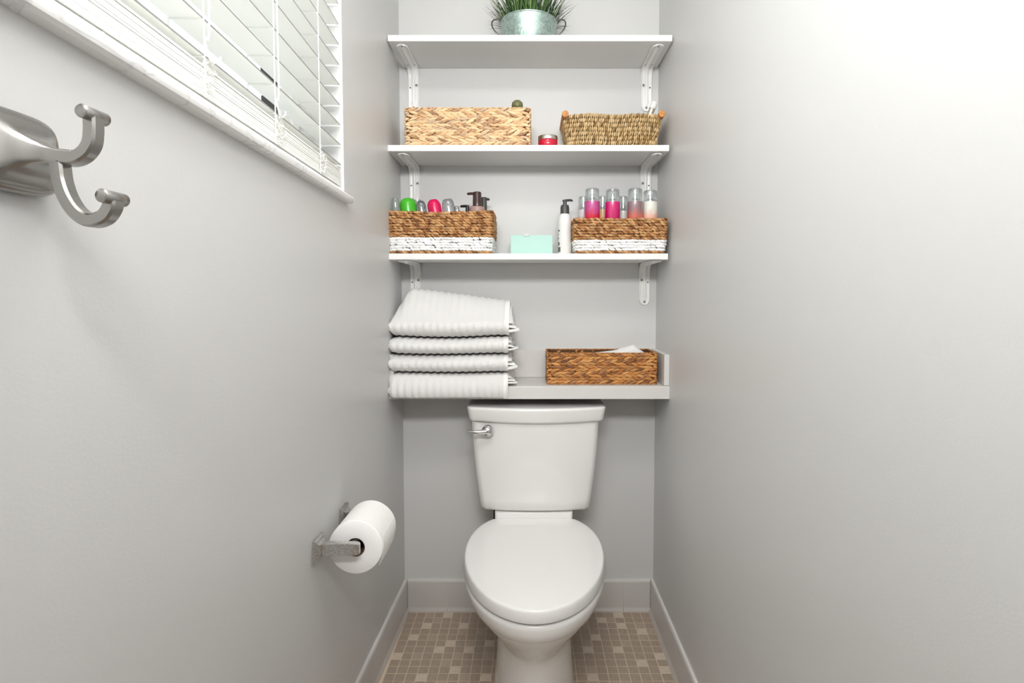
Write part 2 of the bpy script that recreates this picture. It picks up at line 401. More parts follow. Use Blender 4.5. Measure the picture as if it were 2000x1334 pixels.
for u in (-.28, -.74):
    MB().rings([[(x + .0006, uu, SILL_T + z + .0003) for x, z in pr] for uu in (u, u - .0012)]).obj('rail_seam', M['cord'], rail, angle=25)
MB().box(XF - BW - .004, XF + .003, NEAR, -.003, 2.062, WZ1 - .002).obj('head_rail', M['slat'], bl, smooth=False, bevel=.003)
MB().box(XF - .030, XF - .010, -.0085, -.002, 1.412, 1.445).obj('end_clip', M['slat'], bl, smooth=False, bevel=.002)
cy = [-.152, -.366, -.573, -.86, -1.02]
for i, u in enumerate(cy):
    lad = MB()
    for x in (XF + .0015, XF - BW - .0015):
        lad.tube([(x, u, SILL_T + .018), (x, u, 2.062)], .0009, 6)
    lad.obj('ladder_cord', M['cord'], bl)
    rg = MB()
    for k in range(nsl): rg.tube([(XF + .0015, u, Z0 + PS * k - .0011), (XF - BW - .0015, u, Z0 + PS * k - .0011)], .0009, 5)
    rg.obj('ladder_rung', M['cord'], bl)['kind'] = 'stuff'
    if i in (0, 1, 2, 3):
        kn = MB()
        for q in range(4):
            z = 1.45; uu = u + R.uniform(-.004, .012); pts = []
            for s in range(9):
                pts.append((XF + .004 + R.uniform(0, .006), uu + R.uniform(-.018, .016) - s * .0005, z)); z -= R.uniform(.003, .0065)
            kn.tube(catmull(pts, 5), .0009, 5)
        kn.obj('cord_tangle', M['cord'], bl)
    if i in (1, 2):
        a = XF + .006
        MB().tube(catmull([(a, u + .004, 2.05), (a, u + .003, 1.7), (a, u + .004, 1.50), (a, u - .006, 1.478), (a + .004, u - .012, 1.464), (a + .003, u + .002, 1.452), (a + .002, u + .022, 1.462), (a, u + .03, 1.47)], 6), .0012, 6).obj('lift_cord', M['cord'], bl)

# ------------------------------------------------------------------ shelves, brackets
S_T = [1.9826, 1.6403, 1.2964]; S_TH = .0195
SX = [(-.4489, .4489), (-.4545, .4434), (-.4560, .4442)]
names = ['top', 'middle', 'lowest']
for (a, b), zt, nm in zip(SX, S_T, ('topmost white painted wall shelf, carrying the grass bucket', 'middle white painted wall shelf, carrying the two straw baskets and candle', 'lowest white painted wall shelf, carrying the two-tone baskets')):
    o = MB().box(a, b, -.205, -.0005, zt - S_TH, zt).obj('wall_shelf', M['shelf'], origin=((a + b) / 2, 0, zt - S_TH), smooth=False, bevel=.0012)
    tag(o, nm, 'shelf', 'white wall shelves')
def bracket(xc, zt, lab):
    root = thing('shelf_bracket', lab, 'bracket', (xc, 0, zt), 'white shelf brackets')
    zu = zt - .0004; W = .0195; Rr = .032; o = .0025
    # centreline in (y,z): up the wall, round the corner, forward under the shelf
    path = []; zb = zu - .150
    for i in range(9): path.append((-o, zb + (zu - Rr - o - zb) * i / 8, 0))
    for i in range(1, 9):
        t = i / 9 * PI / 2; path.append((-o - Rr + Rr * math.cos(t), zu - o - Rr + Rr * math.sin(t), t))
    for i in range(9): path.append((-o - Rr - (.187 - Rr) * i / 8, zu - o, PI / 2))
    cum = [0]
    for p, q in zip(path, path[1:]): cum.append(cum[-1] + math.hypot(q[0] - p[0], q[1] - p[1]))
    tot = cum[-1]
    # densify ends for the rounded tips
    def at(s):
        s = max(0, min(tot, s))
        for i in range(len(cum) - 1):
            if cum[i + 1] >= s:
                t = (s - cum[i]) / max(1e-9, cum[i + 1] - cum[i]); p, q = path[i], path[i + 1]
                return tuple(p[k] + (q[k] - p[k]) * t for k in range(3))
        return path[-1]
    ss = sorted(set([W * (1 - math.cos(i / 6 * PI / 2)) for i in range(1, 7)] + cum[1:-1] + [tot - W * (1 - math.cos(i / 6 * PI / 2)) for i in range(1, 7)]))
    ss = [s for s in ss if .0003 < s < tot - .0003]
    prof = [(-1, .0035), (-.93, -.0005), (-.88, .0), (-.32, .0), (-.22, .0055), (-.12, .0068), (.12, .0068), (.22, .0055), (.32, .0), (.88, 0), (.93, -.0005), (1, .0035)]
    prof = [(-1, 0), (-.97, .0022), (-.9, .003), (-.82, .0012), (-.34, .0012), (-.24, .0055), (-.14, .0072), (.14, .0072), (.24, .0055), (.34, .0012), (.82, .0012), (.9, .003), (.97, .0022), (1, 0)]
    rings = []
    for s in ss:
        y, z, t = at(s); e = min(s, tot - s)
        wf = math.sqrt(max(.0, 1 - (1 - min(1, e / W)) ** 2)); rf = max(0, min(1, (e - .016) / .02))
        ny, nz = -math.cos(t), -math.sin(t)
        rings.append([(xc + u * W * wf, y + ny * (d if abs(u) > .5 else .0012 + (d - .0012) * rf), z + nz * (d if abs(u) > .5 else .0012 + (d - .0012) * rf)) for u, d in prof])
        rings[-1] += [(xc + u * W * wf, y - ny * .0018, z - nz * .0018) for u in (.98, -.98)]
    MB().rings(rings).obj('arm', M['bracket'], root, angle=60)
    sg = 1 if xc < 0 else -1
    def stud(nm, s, u, m, r, d):
        y, z, t = at(s); n = Vector((0, -math.cos(t), -math.sin(t))); mtx = n.to_track_quat('Z', 'Y').to_matrix()
        mb = MB().lathe([(r, -.0005), (r, d * .5), (r * .7, d), (r * .25, d * 1.1)], Vector((xc + u, y, z)) + n * .0012, 12, mtx)
        if nm == 'screw':
            mb.v = mb.v; 
        so = mb.obj(nm, m, root, angle=60)
        if nm == 'screw':
            MB().lathe([(r * .38, 0), (r * .3, d * 1.2)], Vector((xc + u, y, z)) + n * .0016, 6, mtx).obj('socket', M['hole'], so)
    stud('screw', tot * 0 + .090, sg * .0105, M['screw'], .0042, .002)
    stud('screw', .0125, 0, M['screw'], .0042, .002)
    stud('screw_hole', .082, -sg * .0118, M['hole'], .0026, .0002)
    stud('screw_hole', tot - .014, 0, M['hole'], .003, .0002)
    stud('screw_hole', .150 + .02, -.0115, M['hole'], .0022, .0002); stud('screw_hole', .150 + .02, .0115, M['hole'], .0022, .0002)
for zt, w in zip(S_T, ('topmost', 'middle', 'lowest')):
    for x, sd in ((-.411, 'left'), (.412, 'right')):
        bracket(x, zt - S_TH, 'white pressed steel bracket under the %s end of the %s shelf' % (sd, w))

# grey ledge over the tank
LT, LB_ = .8667, .8250
lg = thing('wall_ledge', 'grey painted boxed ledge over the toilet tank, with raised back and ends', 'ledge', (0, 0, LB_))
MB().box(XL + .0005, XR - .0005, -.200, -.0006, LT - .019, LT).obj('top_board', M['ledge'], lg, smooth=False, bevel=.001)
MB().box(XL - .0005, XR - .0003, -.2075, -.1905, LB_, LT - .0005).obj('front_board', M['ledge'], lg, smooth=False, bevel=.0015)
MB().box(XL + .0005, XR - .0005, -.190, -.0006, LT - .0225, LT - .0195).obj('underside', M['rawwood'], lg, smooth=False)
MB().box(XL + .019, XR - .018, -.0195, -.0006, LT + .0008, LT + .1005).obj('back_rail', M['ledge'], lg, smooth=False, bevel=.001)
MB().box(XR - .0175, XR - .0005, -.1985, -.0006, LT + .0012, LT + .1025).obj('end_rail', M['ledge'], lg, smooth=False, bevel=.001)
MB().box(XL + .0005, XL + .018, -.1985, -.0006, LT + .0012, LT + .1025).obj('end_rail', M['ledge'], lg, smooth=False, bevel=.001)

# ------------------------------------------------------------------ toilet
TX = .0155
tl = thing('toilet', 'white two piece toilet with its lid closed, under the grey ledge', 'toilet', (TX, -.3, 0))
def egg(cx, w, yf, yb, ym, z, n=48, pf=2.15, pb=2.3):
    out = []
    for i in range(n):
        t = 2 * PI * i / n; c, s = math.cos(t), math.sin(t)
        if s < 0: p = pf; ay = ym - yf
        else: p = pb; ay = yb - ym
        out.append((cx + w * math.copysign(abs(c) ** (2 / p), c), ym + ay * math.copysign(abs(s) ** (2 / p), s), z))
    return out
TX = .0125
bowl = [(.121, -.625, -.10, 0.0), (.118, -.622, -.10, .02), (.113, -.617, -.10, .08), (.1085, -.614, -.10, .15), (.1065, -.616, -.10, .20), (.1075, -.621, -.105, .225),
        (.110, -.628, -.108, .240), (.116, -.637, -.11, .252), (.127, -.648, -.12, .265), (.144, -.662, -.13, .283), (.163, -.676, -.14, .303), (.178, -.687, -.15, .320), (.1855, -.692, -.155, .330), (.1880, -.6935, -.155, .3325), (.1925, -.6975, -.157, .3365), (.1990, -.7015, -.16, .352), (.2025, -.7040, -.165, .366), (.2025, -.7040, -.166, .374), (.2000, -.7010, -.17, .3790), (.192, -.693, -.18, .3805)]
MB().rings([egg(TX, w, yf, yb, -.39, z, 72, 1.98, 2.2) for w, yf, yb, z in bowl]).obj('bowl', M['porc'], tl, angle=60)
def rrect(cx, w, y0, y1, bow, r, z, n=6, nf=16):
    # y0 front at the sides (bowed further out by `bow` in the middle), y1 back
    pts = []
    for i in range(n + 1):
        t = PI / 2 * i / n; pts.append((cx + w - r + r * math.sin(t), y1 - r * .5 + r * .5 * math.cos(t)))
    for i in range(n + 1):
        t = PI / 2 * i / n; pts.append((cx + w - r + r * math.cos(t), y0 + r - r * math.sin(t)))
    for i in range(1, nf):
        u = 1 - 2 * i / nf; pts.append((cx + (w - r) * u, y0))
    for i in range(n + 1):
        t = PI / 2 * i / n; pts.append((cx - w + r - r * math.sin(t), y0 + r - r * math.cos(t)))
    for i in range(n + 1):
        t = PI / 2 * i / n; pts.append((cx - w + r - r * math.cos(t), y1 - r * .5 + r * .5 * math.sin(t)))
    fr = lambda x, y: y - bow * (1 - ((x - cx) / w) ** 2) * max(0, min(1, (y1 - y) / (y1 - y0)))
    return [(x, fr(x, y), z) for x, y in pts]
# deck that carries the tank
MB().rings([rrect(.0127, .1295, -.186, -.03, .0, .012, z) for z in (.30, .36, .40, .4392)] + [rrect(.0127, .1290, -.1855, -.031, .0, .0115, .4400)]).obj('deck', M['porc'], tl, angle=50)
tk = [(.172, -.150, .012, .4405), (.180, -.164, .016, .4435), (.1845, -.170, .020, .452), (.188, -.172, .023, .480), (.198, -.178, .026, .56), (.206, -.181, .029, .64), (.2125, -.184, .031, .7465)]
tank = MB().rings([rrect(.0180, w, y0, -.012, bw, .022, z) for w, y0, bw, z in tk]).obj('tank', M['porc'], tl, angle=55)
ld = [(.214, -.184, .036, .7475), (.2195, -.188, .038, .7495), (.2225, -.190, .039, .756), (.2285, -.193, .040, .788), (.2292, -.1935, .040, .7935), (.2270, -.191, .039, .7965), (.215, -.180, .036, .7972)]
MB().rings([rrect(.0215, w, y0, -.010, bw, .016, z) for w, y0, bw, z in ld]).obj('tank_lid', M['porc'], tl, angle=55)
# flush lever
lv = MB(); c = Vector((-.1375, -.214, .7225))
lv.lathe([(.0185, -.008), (.0195, -.002), (.018, .006), (.0135, .0125), (.007, .0162), (.001, .0172)], c, 24, Vector((0, -1, 0)).to_track_quat('Z', 'Y').to_matrix())
fl = lv.obj('flush_lever', M['chrome'], tl)
pts = catmull([c + Vector((-.004, -.010, .0)), c + Vector((-.022, -.016, .0)), c + Vector((-.045, -.019, .0015)), c + Vector((-.066, -.014, .003))], 5)
rr = [.0088 + (.0028 - .0088) * (i / (len(pts) - 1)) ** 1.3 for i in range(len(pts))]
mb = MB().tube(pts, rr, 12); mb.obj('lever_arm', M['chrome'], fl)
# seat and lid
YM = -.382
def lid_ring(w, yf, yb, z): return egg(TX, w, yf, yb, YM, z, 96, 1.95, 2.2)
def clipb(ring, ycl): return [(x, min(y, ycl), z) for x, y, z in ring]
st = [(.188, -.692, -.16, .3808), (.1935, -.698, -.155, .3825), (.1935, -.698, -.155, .3866), (.188, -.69, -.16, .3874)]
MB().rings([clipb(lid_ring(*s), -.205) for s in st]).obj('seat', M['lidp'], tl, angle=50)
ld = [(.2035, -.7070, -.130, .3882), (.2058, -.7092, -.124, .3888), (.2063, -.7098, -.123, .3902), (.2030, -.7075, -.124, .4120), (.2018, -.7062, -.125, .4168), (.1996, -.7042, -.127, .4190), (.1960, -.7005, -.13, .4200), (.187, -.690, -.14, .4205), (.12, -.59, -.22, .4211), (.02, -.42, -.36, .4215)]
MB().rings([clipb(lid_ring(*s), -.188) for s in ld]).obj('seat_lid', M['lidp'], tl, angle=50)
for sx in (-1, 1):
    MB().box(TX + sx * .07 - .017, TX + sx * .07 + .017, -.222, -.190, .3815, .4105).obj('hinge', M['lidp'], tl, bevel=.004)
# supply hose behind the bowl
MB().tube(catmull([(-.121, -.10, .455), (-.121, -.10, .40), (-.123, -.095, .30), (-.135, -.08, .22), (-.15, -.05, .19), (-.15, -.025, .19)], 6), .0065, 10).obj('supply_hose', M['rubber'], tl)

# ------------------------------------------------------------------ baskets
def lobe(mb, c, t, b, nrm, L, W, T):
    """a pointed spindle along t, W across b, T along nrm"""
    ring = []
    for s, k in ((-.5, .12), (-.25, .8), (.1, 1.0), (.36, .62), (.5, .1)):
        ring.append([c + t * (L * s) + b * (W * .5 * k * math.cos(a)) + nrm * (T * .5 * k * math.sin(a)) for a in (0, PI / 3, 2 * PI / 3, PI, 4 * PI / 3, 5 * PI / 3)])
    mb.rings(ring)
def perim(x0, x1, y0, y1, r):
    """points, tangents, normals round a rounded rectangle (front first)"""
    seg = []
    w = x1 - x0 - 2 * r; d = y1 - y0 - 2 * r; q = PI * r / 2
    tot = 2 * w + 2 * d + 4 * q
    def at(s):
        s %= tot
        for k, (L, kind) in enumerate(((w, 0), (q, 1), (d, 0), (q, 1), (w, 0), (q, 1), (d, 0), (q, 1))):
            if s <= L or k == 7:
                i = k // 2; ang = i * PI / 2
                base = [((x0 + r, y0), (1, 0)), ((x1, y0 + r), (0, 1)), ((x1 - r, y1), (-1, 0)), ((x0, y1 - r), (0, -1))][i]
                if kind == 0:
                    p = Vector((base[0][0] + base[1][0] * s, base[0][1] + base[1][1] * s, 0)); t = Vector((base[1][0], base[1][1], 0))
                else:
                    cc = [(x1 - r, y0 + r), (x1 - r, y1 - r), (x0 + r, y1 - r), (x0 + r, y0 + r)][i]
                    a = -PI / 2 + ang + (s / r if r else 0)
                    p = Vector((cc[0] + r * math.cos(a), cc[1] + r * math.sin(a), 0)); t = Vector((-math.sin(a), math.cos(a), 0))
                return p, t, Vector((t.y, -t.x, 0))
            s -= L
    return tot, at
UP = Vector((0, 0, 1))
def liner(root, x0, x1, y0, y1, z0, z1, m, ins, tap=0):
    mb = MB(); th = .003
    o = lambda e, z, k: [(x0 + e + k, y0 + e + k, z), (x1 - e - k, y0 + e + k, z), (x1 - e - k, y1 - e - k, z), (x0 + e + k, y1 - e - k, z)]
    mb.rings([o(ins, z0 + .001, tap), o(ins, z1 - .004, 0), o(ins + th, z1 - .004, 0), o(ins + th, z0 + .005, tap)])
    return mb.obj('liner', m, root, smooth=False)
def hyacinth_basket(label, group, x0, x1, y0, y1, z0, z1, nb, L, m, seed):
    rr = random.Random(seed)
    root = thing('hyacinth_basket', label, 'basket', ((x0 + x1) / 2, (y0 + y1) / 2, z0), group)
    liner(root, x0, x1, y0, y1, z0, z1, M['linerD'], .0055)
    tot, at = perim(x0 + .004, x1 - .004, y0 + .004, y1 - .004, .006)
    hz = (z1 - z0 - .008) / nb
    for k in range(nb):
        mb = MB(); zc = z0 + .004 + hz * (k + .5)
        n = int(tot / (L * .58)); dirn = 1 if k % 2 else -1; off = rr.randrange(n)
        for i in range(n):
            for h in (-1, 1):
                s = (i + off + (.5 if h > 0 else 0) + rr.uniform(-.08, .08)) * tot / n
                p, t, nn = at(s); a = h * dirn * rr.uniform(.22, .36)
                tt = (t * math.cos(a) * dirn + UP * math.sin(a) * dirn).normalized(); bb = nn.cross(tt)
                p = p + UP * (zc + h * hz * .23 + rr.uniform(-.0008, .0008)) + nn * rr.uniform(-.001, .0012)
                LL = L * rr.uniform(.92, 1.12)
                for e0, dv in ((p.x - x0 if abs(nn.y) > .7 else p.y - y0, 0), (x1 - p.x if abs(nn.y) > .7 else y1 - p.y, 0)):
                    if e0 < LL * .5: LL = max(.018, e0 * 2.0)
                lobe(mb, p, tt, bb, (nn + tt * .10).normalized(), LL, hz * rr.uniform(.50, .60), .0095)
        mb.obj('braid', m, root, angle=80)
    for nm, z in (('rim', z1 - .0025), ('foot_cord', z0 + .0025)):
        mb = MB(); n = int(tot / .0055)
        for i in range(n):
            p, t, nn = at(i * tot / n); tt = (t + UP * .35).normalized()
            lobe(mb, p + UP * z + nn * .0016, tt, nn.cross(tt), nn, .0095, .0042, .0046)
        mb.obj(nm, m, root, angle=80)
    return root
def rope_basket(label, group, x0, x1, y0, y1, z0, z1, seed, bands, dip, tap=.006):
    rr = random.Random(seed)
    root = thing('seagrass_basket', label, 'basket', ((x0 + x1) / 2, (y0 + y1) / 2, z0), group)
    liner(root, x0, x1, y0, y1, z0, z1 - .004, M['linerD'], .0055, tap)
    nrow = len(bands); hz = (z1 - z0) / (nrow + .15)
    for k, col in enumerate(bands):
        f = k / (nrow - 1); e = tap * (1 - f) ** 1.2 + .003; bul = .003 * math.sin(PI * f)
        tot, at = perim(x0 + e - bul, x1 - e + bul, y0 + e - bul, y1 - e + bul, .016)
        z = z0 + hz * (k + .55); L = .0185; n = int(tot / (L * .56)); mb = MB()
        ph = rr.random() * n
        for i in range(n):
            s = (i + ph + rr.uniform(-.28, .28)) * tot / n
            p, t, nn = at(s); a = -rr.uniform(.22, .50)
            tt = (t * math.cos(a) + UP * math.sin(a)).normalized(); bb = nn.cross(tt)
            u = (p.x - x0) / (x1 - x0)
            dz = -dip * math.sin(PI * min(1, max(0, u))) * f ** 3 + .0008 * math.sin(u * 17 + k * 2.3)
            lobe(mb, p + UP * (z + dz + rr.uniform(-.0007, .0007)) + nn * (rr.uniform(-.0012, .0012)), tt, bb, nn, L * rr.uniform(.9, 1.15), hz * rr.uniform(.95, 1.10) * (1.14 if col == 'w' else 1), .0090)
        o = mb.obj('woven_row', M['ropeW' if col == 'w' else 'rope'], root, angle=80)
        if col == 'w': o['label'] = 'white painted woven row'
    return root
hyacinth_basket('wide pale woven hyacinth basket at the left on the middle shelf', 'straw baskets', -.4035, .0035, -.195, -.025, S_T[1], 1.7625, 6, .036, M['hyA'], 3)
hyacinth_basket('low brown woven hyacinth basket holding tissues on the grey ledge', 'straw baskets', .0550, .4220, -.175, -.040, LT, .9735, 5, .034, M['hyB'], 5)
rope_basket('long two-tone basket at the left on the lowest shelf, filled with tubes and pumps', 'two-tone baskets', -.4600, -.1180, -.205, -.03, S_T[2], 1.4365, 11, ['b'] + ['w'] * 5 + ['b'] * 10, .006)
rope_basket('two-tone basket at the right on the lowest shelf, filled with body mist bottles', 'two-tone baskets', .1405, .4440, -.205, -.03, S_T[2], 1.4120, 12, ['b'] + ['w'] * 4 + ['b'] * 8, .002)

def khaki_basket():
    x0, x1, y0, y1, z0, z1 = .1075, .4310, -.175, -.035, S_T[1], 1.7480
    root = thing('seagrass_basket', 'khaki tapered seagrass basket at the right end of the middle shelf', 'basket', ((x0 + x1) / 2, (y0 + y1) / 2, z0), 'straw baskets')
    rr = random.Random(8)
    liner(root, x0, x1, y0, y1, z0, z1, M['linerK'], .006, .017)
    nrow = 8; hz = (z1 - z0) / nrow
    for k in range(nrow):
        f = (k + .5) / nrow; e = .017 * (1 - f) ** 1.3 + .003
        tot, at = perim(x0 + e, x1 - e, y0 + e, y1 - e, .02)
        n = int(tot / .0066); mb = MB(); off = rr.randrange(n)
        for i in range(n):
            p, t, nn = at((i + off + .5 * (k % 2)) * tot / n + rr.uniform(-.001, .001)); a = rr.uniform(.12, .42)
            tt = (UP * math.cos(a) + t * math.sin(a) + nn * .12).normalized(); bb = nn.cross(tt)
            dz = .002 * math.sin(p.x * 40)
            lobe(mb, p + UP * (z0 + hz * (k + .5) + dz) + nn * rr.uniform(-.001, .0015), tt, bb, nn, hz * rr.uniform(1.15, 1.4), .0072, .008)
        mb.obj('woven_row', M['sea'], root, angle=80)
    for x in (x0 + .0065, x1 - .006):
        MB().lathe([(.0095, 0), (.0108, .0015), (.0108, y1 - y0 + .018), (.009, y1 - y0 + .02)], (x, y0 - .010, z1 - .003), 16, Vector((0, 1, 0)).to_track_quat('Z', 'Y').to_matrix()).obj('rim_stick', M['knob'], root)
    for x in (.190,):
        MB().lathe([(.006, 0), (.007, .003), (.004, .006)], (x, -.168, z1 - .003), 10).obj('wood_peg', M['knob'], root)
khaki_basket()

# ------------------------------------------------------------------ towels
def towel(label, x0, x1, yf, yb, zf0, zf1, zb0, zb1, seed, lift=None, sag=(0, 0), front_drop=0.0):
    """a folded bath towel: rounded fold at the front and left, ribs running back to front, open hem ends on the right"""
    rr = random.Random(seed); ph = PI * (seed % 2)
    root = thing('folded_towel', label, 'towel', ((x0 + x1) / 2, (yf + yb) / 2, min(zf0, zb0)), 'white towels stacked on the ledge')
    nx, ns = 150, 44; rings = []
    for i in range(nx + 1):
        u = i / nx; x = x0 + (x1 - x0) * u
        # left end rounding
        lf = min(1, u / .055); endk = math.sqrt(max(0., 1 - (1 - lf) ** 2)) * .93 + .07 if u < .055 else 1
        rb = .0018 * math.cos(2 * PI * x / .0232 + ph)
        ring = []
        for j in range(ns):
            t = 2 * PI * j / ns; c, s = math.cos(t), math.sin(t)
            yy = math.copysign(abs(c) ** (2 / 3.2), c); zz = math.copysign(abs(s) ** (2 / 2.1), s)
            v = (1 - yy) / 2        # 0 back .. 1 front
            y = yb + (yf - yb) * v
            lo = zb0 + (zf0 - zb0) * v; hi = zb1 + (zf1 - zb1) * v
            if lift: hi += lift(u, v)
            lo -= front_drop * min(1, max(0, v - .85) / .10)
            lo -= sag[0] * math.sin(PI * min(1, u * 1.15)); hi -= sag[1] * math.sin(PI * min(1, u * 1.15))
            mid = (lo + hi) / 2; hh = (hi - lo) / 2
            # ribs push out along the section normal
            n = math.hypot(c * .6, s) or 1
            z = mid + zz * hh * endk + rb * s * .9
            y += -rb * 1.1 * max(0, -c) * 0 + (rb * (1 if c < -.2 else 0) * -1.2 * -c * -1)
            y += .0025 * math.sin(u * 7 + ph) * (1 if c < 0 else 0)
            ring.append((x + .0035 * math.sin(j * .9 + ph) * (1 if u < .02 else 0), y + (1 - endk) * .012 * (1 if c < 0 else -1), z))
        rings.append(ring)
    MB().rings(rings).obj('body', M['towel'], root, angle=180)
    # hem band and the loose layered ends on the right
    hb = []
    for x, e in ((x1 - .014, .0003), (x1 - .004, .0005), (x1 + .0005, .0002)):
        i = int((x - x0) / (x1 - x0) * nx); i = min(nx, i); base = rings[i]
        cyy = sum(p[1] for p in base) / ns; czz = sum(p[2] for p in base) / ns
        hb.append([(x, p[1] + math.copysign(e, p[1] - cyy), p[2] + math.copysign(e, p[2] - czz)) for p in base])
    MB().rings(hb, cap0=False, cap1=False).obj('hem', M['hem'], root, angle=60)
    hgt = (zf1 - zf0)
    for q, (fz, ln, tip, cor) in enumerate(((.74, .012, -.002, .004), (.50, .017, -.004, .008), (.27, .020, .003 + rr.uniform(-.004, .004), .016))):
        mb = MB(); zc = zf0 + hgt * fz; grid = []; sh = rr.uniform(0, .012); w0 = rr.uniform(0, 6)
        for a in range(9):
            s = a / 8; row = []
            for b in range(16):
                v = b / 15; y = yf + .008 + sh + .012 * s * s + (yb - .02 - yf - sh) * v
                zt = (zb0 - zf0) * v
                if lift: zt += lift(1, 1 - v) * fz
                row.append((x1 - .004 + (ln + cor * max(0, 1 - v * 5)) * s + .002 * math.sin(v * 5 + w0) * s, y, zc + zt + (tip + .0012 * math.sin(v * 7 + w0)) * s * s))
            grid.append(row)
        th = .0026 + .0012 * (hgt > .055)
        top = [[(p[0], p[1], p[2] + th) for p in r] for r in grid]; bot = [[(p[0], p[1], p[2] - th) for p in r] for r in grid]
        mb.rings([t + b[::-1] for t, b in zip(top, bot)]).obj('hem_end', M['hem'], root, angle=50)
    return root
TXR = -.071
towel('lowest white ribbed towel of the stack, hanging over the ledge edge', -.4590, TXR, -.232, -.030, .8690, .9085, .8690, .9085, 21, sag=(0, .0025), front_drop=.062)
towel('second white ribbed towel from the bottom of the stack', -.4610, TXR, -.228, -.028, .9115, .9690, .9115, .9690, 22, sag=(.0025, .0035))
towel('third white ribbed towel from the bottom of the stack', -.4600, TXR + .001, -.226,-.028,.9720, 1.0270, .9720, 1.0270, 23, sag=(.0035, .0065))
def top_lift(u, v):
    b = 1 - v
    k = min(1, max(0, (b - .04) / .62)); k = k * k * (3 - 2 * k)
    side = min(1, max(0, u / .16)) ; side = .25 + .75 * side * side * (3 - 2 * side)
    return k * (.112 - .052 * u) * side
towel('topmost white ribbed towel of the stack, puffed up towards the back', -.4590, TXR + .003, -.224, -.034, 1.0300, 1.0920, 1.0300, 1.0800, 24, sag=(.0065, 0), lift=top_lift)

# tissue in the ledge basket
mb = MB(); g = []
for i in range(15):
    u = i / 14; row = []
    for j in range(9):
        v = j / 8
        x = .222 + .160 * u; hgt = (.030 * u ** 1.4 if u < .8 else .030 * .8 ** 1.4 * (1 - (u - .8) / .2 * .75))
        z = .956 + .008 + hgt * 1.45 * (1 - abs(v - .45) * 1.1) + .0012 * math.sin(9 * u + 5 * v)
        row.append((x + .008 * v, -.155 + .085 * v, z))
    g.append(row)
bot = [[(p[0], p[1], .955) for p in r] for r in g]
mb.rings([t + b[::-1] for t, b in zip(g, bot)]).obj('tmp', M['paper'])
o = bpy.data.objects['tmp']; o.name = 'tissue_stack'; o.data.name = 'tissue_stack'
tag(o, 'white tissues with a lifted corner in the brown basket on the ledge', 'tissue')
MB().box(.075, .402, -.160, -.055, LT + .0062, .9545).obj('tissue_pack', M['paper'], smooth=False, bevel=.006)
tag(bpy.data.objects['tissue_pack'], 'folded white tissue pack filling the brown ledge basket', 'tissue')

# ------------------------------------------------------------------ shelf items
def axis(tilt_x=0, tilt_y=0): return Matrix.Rotation(tilt_y, 3, 'Y') @ Matrix.Rotation(tilt_x, 3, 'X')
def capped(name, label, cat, capm, bodym, c, r, z0, hcap, tx, ty, dome=.6, bodyr=None, group=None):
    """a tube or bottle standing in a basket: body below, wide cap on top, leaning by tx, ty"""
    z1 = c[2]; H = z1 - z0; mt = axis(tx, ty); br = bodyr or r * .70
    root = thing(name, label, cat, (c[0], c[1], z0), group)
    top = Vector(c)
    pt = lambda prof: [(rad, h) for rad, h in prof]
    b = MB().lathe([(br * .9, -H * .97), (br, -H * .9), (br, -hcap - .004), (br * .7, -hcap + .001)], top, 24, mt); b.obj('body', bodym, root)
    pr = [(r, -hcap), (r, -hcap * .45)]
    for k in range(1, 7):
        a = k / 6 * PI / 2; pr.append((r * (1 - dome) + r * dome * math.cos(a) if k < 6 else r * (1 - dome) * .6 + .0004, -hcap * .45 + hcap * .45 * math.sin(a)))
    MB().lathe(pr, top, 28, mt).obj('cap', capm, root)
    return root
LBZ = S_T[2] + .006
GR = 'toiletries in the left two-tone basket'
capped('lotion_bottle', 'bottle with shiny green cap in the left two-tone basket', 'bottle', M['green'], M['white'], (-.405, -.150, 1.4815), .027, LBZ, .05, 0, -.10, .75, group=GR)
capped('lotion_bottle', 'bottle with shiny hot pink cap in the left two-tone basket', 'bottle', M['pink'], M['pink'], (-.3205, -.150, 1.4775), .0225, LBZ, .055, 0, -.20, .7, group=GR)
capped('lotion_bottle', 'bottle with small smoky clear cap, between the green and pink caps', 'bottle', M['smoke'], M['white'], (-.3610, -.150, 1.4735), .0165, LBZ, .045, 0, -.12, .7, group=GR)
capped('lotion_bottle', 'bottle with large smoky clear cap, right of the pink cap', 'bottle', M['smoke'], M['pink'], (-.2730, -.150, 1.4785), .0212, LBZ, .06, 0, -.16, .45, group=GR)
capped('lotion_bottle', 'white bottle with pale clear cap, against the left wall in the basket', 'bottle', M['clear'], M['white'], (-.4385, -.172, 1.4790), .0125, LBZ, .045, 0, 0, .3, .006, group=GR)
capped('lotion_bottle', 'slim clear capped bottle beside the small black pump', 'bottle', M['smoke'], M['white'], (-.2440, -.135, 1.4590), .009, LBZ, .03, 0, -.10, .5, group=GR)
